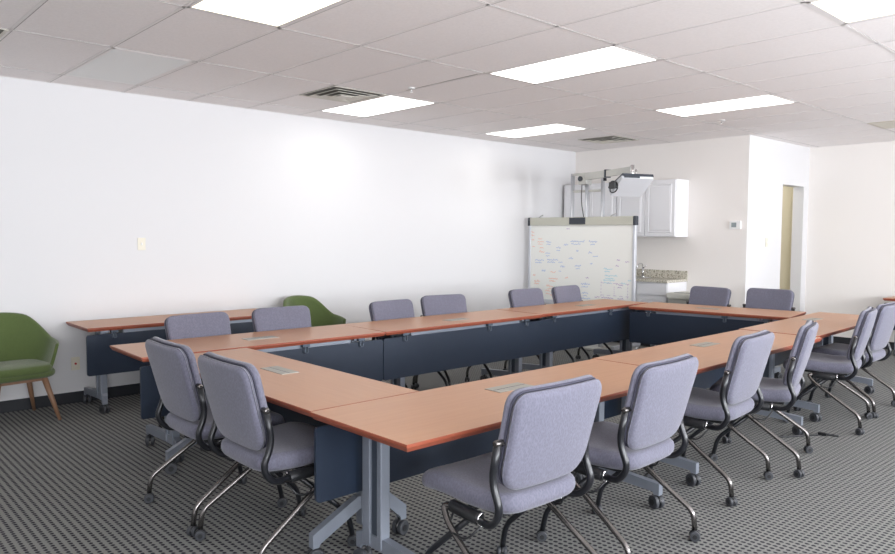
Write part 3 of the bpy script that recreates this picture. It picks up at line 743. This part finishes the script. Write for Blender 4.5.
# ------------------------------------------------------------------ grey caster chairs
def back_place(u, v, h):
    """u sideways, v = height along the back, h = depth (0 front .. + rear); reclined and gently curved"""
    a = R(14.8)
    s = v - 0.50
    y = -0.134 - s * math.sin(a) - h * math.cos(a) + (u / 0.25) ** 2 * 0.018
    z = 0.495 + s * math.cos(a) - h * math.sin(a)
    return Vector((u, y, z))
def make_chair():
    t = thing('conference_chair', 'x', 'chair', (0, 0, 0))
    # seat
    b = NB()
    o = rr_outline(0.46, 0.51, -0.225, 0.315, 0.10, 0.11)
    def sp(u, v, h):
        z = 0.444 + h - max(0, v - 0.14) ** 2 * 1.1 + (u / 0.25) ** 2 * 0.008 - 0.012 * (1 - min(1, abs(v + 0.02) / 0.22))
        return Vector((u, v, z))
    pillow(b, o, 0.0, 0.086, 0.038, sp, crown=0.004)
    obj('seat', b, 'fabric', t)
    b = NB(); add_box(b, (-0.19, -0.16, 0.425), (0.19, 0.18, 0.460), bevel=0.01); obj('seat_pan', b, 'rubber', t)
    # backrest: front pad, rear shell and the seam between
    b = NB()
    o = rr_outline(0.475, 0.515, 0.560, 0.980, 0.105, 0.065)
    for p in o:
        f = (p.y - 0.568) / 0.412
        p.x *= 1 + 0.03 * math.sin(PI * f)
    pillow(b, o, 0.0, 0.040, 0.020, back_place, crown=0.006)
    br = obj('backrest', b, 'fabric', t)
    b = NB(); o2 = [Vector((p.x * 0.99, 0.774 + (p.y - 0.774) * 0.99)) for p in o]
    pillow(b, o2, 0.036, 0.078, 0.024, back_place, crown=0.006)
    obj('rear_shell', b, 'fabric', br)
    b = NB(); o3 = [Vector((p.x * 0.975, 0.774 + (p.y - 0.774) * 0.975)) for p in subdivide_outline(o)]
    pts = [back_place(p.x, p.y, 0.038) for p in o3]; pts.append(pts[0]); 
    add_tube(b, pts, 0.0050, 6, caps=False); obj('piping', b, 'piping', br)
    # side arms that carry the back, pivot barrels
    for s in (-1, 1):
        b = NB()
        p0 = back_place(s * 0.272, 0.768, 0.034); p1 = back_place(s * 0.275, 0.62, 0.045)
        add_tube(b, smooth_path([p0, p1, (s * 0.275, -0.235, 0.49), (s * 0.266, -0.18, 0.415), (s * 0.240, -0.07, 0.412)], 0.06, 6), 0.0155, 10)
        bs = obj('back_support', b, 'blk', t)
        b = NB(); q = back_place(s * 0.272, 0.770, 0.034)
        add_cyl(b, q - Vector((s * 0.03, 0, 0)), q + Vector((s * 0.018, 0, 0)), 0.014, 12, bev=0.006); obj('bolt', b, 'tube', bs)
        b = NB(); add_cyl(b, (s * 0.236, -0.085, 0.412), (s * 0.232, 0.085, 0.418), 0.027, 14, bev=0.006)
        pv = obj('pivot_barrel', b, 'rubber', t)
        b = NB(); ar = [(s * 0.236 + 0.022 * math.cos(a_) * 1.0, -0.095, 0.412 + 0.027 * math.sin(a_)) for a_ in [R(60) + R(240) * q / 10 for q in range(11)]]
        add_tube(b, ar, 0.0045, 6); obj('clip_ring', b, 'chrome', pv)
        b = NB(); add_tube(b, smooth_path([(s * 0.245, 0.06, 0.405), (s * 0.285, 0.05, 0.34), (s * 0.285, -0.06, 0.33), (s * 0.248, -0.10, 0.39)], 0.06), 0.005, 8); obj('linking_loop', b, 'rubber', pv)
        # rear leg
        b = NB()
        add_tube(b, smooth_path([(s * 0.238, 0.05, 0.420), (s * 0.255, 0.115, 0.420), (s * 0.272, 0.065, 0.365), (s * 0.305, -0.262, 0.145), (s * 0.305, -0.272, 0.055)], 0.05, 6), 0.0135, 10)
        lg = obj('leg', b, 'tube', t)
        obj('caster', twin_caster(s * 0.305, -0.272, 0.026, 0.046, 0.065, 0.5 * s), ['rubber', 'tyre'], lg)
        # front leg
        b = NB()
        add_tube(b, smooth_path([(s * 0.225, -0.03, 0.405), (s * 0.243, 0.235, 0.165), (s * 0.245, 0.258, 0.055)], 0.06, 6), 0.0135, 10)
        lg = obj('leg', b, 'blk', t)
        obj('caster', twin_caster(s * 0.245, 0.262, 0.026, 0.046, 0.065, -0.7 * s), ['rubber', 'tyre'], lg)
    b = NB(); add_cyl(b, (-0.235, 0.02, 0.415), (0.235, 0.02, 0.415), 0.014, 12); obj('crossbar', b, 'rubber', t)
    return t
chair = make_chair()
used = [False]
def place_chair(x, y, rz, label, group, k=1.0):
    if not used[0]:
        used[0] = True
        chair.location = (x, y, 0); chair.rotation_euler = (0, 0, R(rz)); chair['label'] = label; chair['group'] = group
    else:
        r = dup(chair, (x, y, 0), R(rz), label, group)
        r.scale = (1, 1, k)
G = 'grey caster chairs around the square of tables'
place_chair(4.931, 1.090, 88.6, 'closest grey chair, beside the nearest table corner in the foreground', G)
place_chair(4.937, 1.876, 92.2, 'grey chair second from the foreground on the near long side', G)
place_chair(4.806, 3.052, 95.3, 'third grey chair from the foreground on the near long side', G)
place_chair(4.818, 3.781, 105.9, 'fourth grey chair on the near long side, turned slightly', G)
place_chair(4.748, 5.177, 101.9, 'fifth grey chair on the near long side, behind the floor cable', G)
place_chair(4.696, 5.883, 91.7, 'farthest grey chair on the near long side, at the right edge', G)
place_chair(3.178, 0.629, -0.7, 'left one of the two grey chairs at the left short side', G)
place_chair(3.852, 0.631, -0.6, 'right one of the two grey chairs at the left short side', G)
for (x_, y_, rz_, k_, lb) in ((1.86, 1.230, -85.2, 0.948, 'grey chair in front of the spare wall table, first from the left'),
                 (1.86, 1.920, -92.0, 0.955, 'grey chair overlapping the second green armchair'),
                 (1.86, 3.110, -86.3, 0.943, 'grey chair just right of the second green armchair on the wall side'),
                 (1.86, 3.710, -99.8, 0.961, 'fourth wall-side grey chair, the last with plain white wall behind'),
                 (1.86, 5.000, -91.7, 0.963, 'grey chair in front of the whiteboard left edge'),
                 (1.86, 5.745, -86.4, 0.965, 'grey chair in front of the middle of the whiteboard'),
                 (2.740, 6.750, 175.3, 0.960, 'grey chair beside the grey appliance at the far short side'),
                 (3.435, 6.860, 183.0, 0.972, 'grey chair below the light switch and doorway at the far short side')):
    place_chair(x_, y_, rz_, lb, G, k_)
# ------------------------------------------------------------------ green shell armchairs
def make_armchair():
    t = thing('green_armchair', 'x', 'armchair', (0, 0, 0))
    # shell: wraps round the back (theta 0 = back, +-115 deg = arm fronts); facing local +y
    b = NB()
    NT, NV = 44, 10
    def rim(a):       # height of the rim by angle
        d = abs(a)
        if d < 34: return 0.845 - 0.02 * (d / 34) ** 2
        if d < 84:
            k = (d - 34) / 50; k = 0.35 * k + 0.65 * k * k * (3 - 2 * k); return 0.825 - 0.19 * k
        return 0.635 - 0.03 * (d - 84) / 38
    def pt(a, v, off):
        th = R(a)
        zt = rim(a); z0 = 0.405
        z = z0 + (zt - z0) * v
        rx = 0.235 + 0.095 * v ** 0.8 - off; ry = 0.205 + 0.085 * v - off
        x = math.sin(th) * rx
        y = -math.cos(th) * ry
        if abs(a) > 90: y = (abs(a) - 90) / 30 * (0.20 - 0.03 * v) 
        lean = -0.035 * v * max(0, math.cos(th)) if abs(a) < 90 else 0
        return Vector((x, y + lean, z))
    grid = []
    angs = [-122 + 244 * i / NT for i in range(NT + 1)]
    for a in angs:
        col = [pt(a, j / NV, 0.0) for j in range(NV + 1)] 
        inn = [pt(a, j / NV, 0.030) for j in range(NV, -1, -1)]
        top = [(col[-1] + inn[0]) / 2 + Vector((0, 0, 0.010))]
        grid.append([b.verts.new(p) for p in col + top + inn])
    n = len(grid[0])
    for P_, Q_ in zip(grid, grid[1:]):
        for k in range(n - 1):
            f = b.faces.new((P_[k], P_[k + 1], Q_[k + 1], Q_[k])); f.smooth = True
    for P_ in (grid[0], grid[-1]): b.faces.new(P_)
    # under shell
    o = rr_outline(0.50, 0.52, -0.24, 0.24, 0.20, 0.12)
    pillow(b, o, 0.355, 0.43, 0.035, lambda u, v, h: Vector((u, v, h)), core=4)
    obj('shell', b, 'green', t)
    b = NB(); o = rr_outline(0.44, 0.46, -0.19, 0.25, 0.16, 0.10)
    pillow(b, o, 0.40, 0.468, 0.028, lambda u, v, h: Vector((u, v, h - max(0, v - 0.12) ** 2 * 0.6)), crown=0.006); obj('seat_cushion', b, 'green', t)
    b = NB(); add_box(b, (-0.17, -0.18, 0.33), (0.17, -0.145, 0.365)); add_box(b, (-0.17, 0.145, 0.33), (0.17, 0.18, 0.365))
    add_box(b, (-0.18, -0.17, 0.33), (-0.145, 0.17, 0.365)); add_box(b, (0.145, -0.17, 0.33), (0.18, 0.17, 0.365)); obj('underframe', b, 'wood', t)
    for sx_ in (-1, 1):
        for sy_ in (-1, 1):
            b = NB(); add_tube(b, [(sx_ * 0.165, sy_ * 0.165, 0.36), (sx_ * 0.205, sy_ * 0.21, 0.18), (sx_ * 0.245, sy_ * 0.255, 0.002)], [0.024, 0.020, 0.013], 12)
            obj('leg', b, 'wood', t)
    return t
arm = make_armchair()
arm.location = (0.36, 0.215, 0); arm.rotation_euler = (0, 0, R(-82)); arm['label'] = 'olive green upholstered armchair on wooden legs at the left edge'
arm['group'] = 'green shell armchairs'
dup(arm, (0.42, 3.00, 0), R(-80), 'second olive green armchair, only its back and arm show between grey chairs', 'green shell armchairs')

# ------------------------------------------------------------------ floor cable with plug
b = NB()
add_tube(b, smooth_path([(4.66, 4.36, 0.008), (4.74, 4.44, 0.008), (4.80, 4.56, 0.008), (4.87, 4.66, 0.008)], 0.05), 0.007, 8)
add_box(b, (-0.030, -0.012, -0.010), (0.030, 0.012, 0.010), rot=None)
bmesh.ops.translate(b, verts=b.verts[-8:], vec=(4.89, 4.70, 0.012))
add_tube(b, smooth_path([(4.91, 4.71, 0.008), (4.94, 4.73, 0.008), (4.99, 4.745, 0.008)], 0.03), 0.008, 8)
obj('power_cable', b, 'rubber', label='black power cable with plug lying on the carpet beside a table foot', cat='cable')
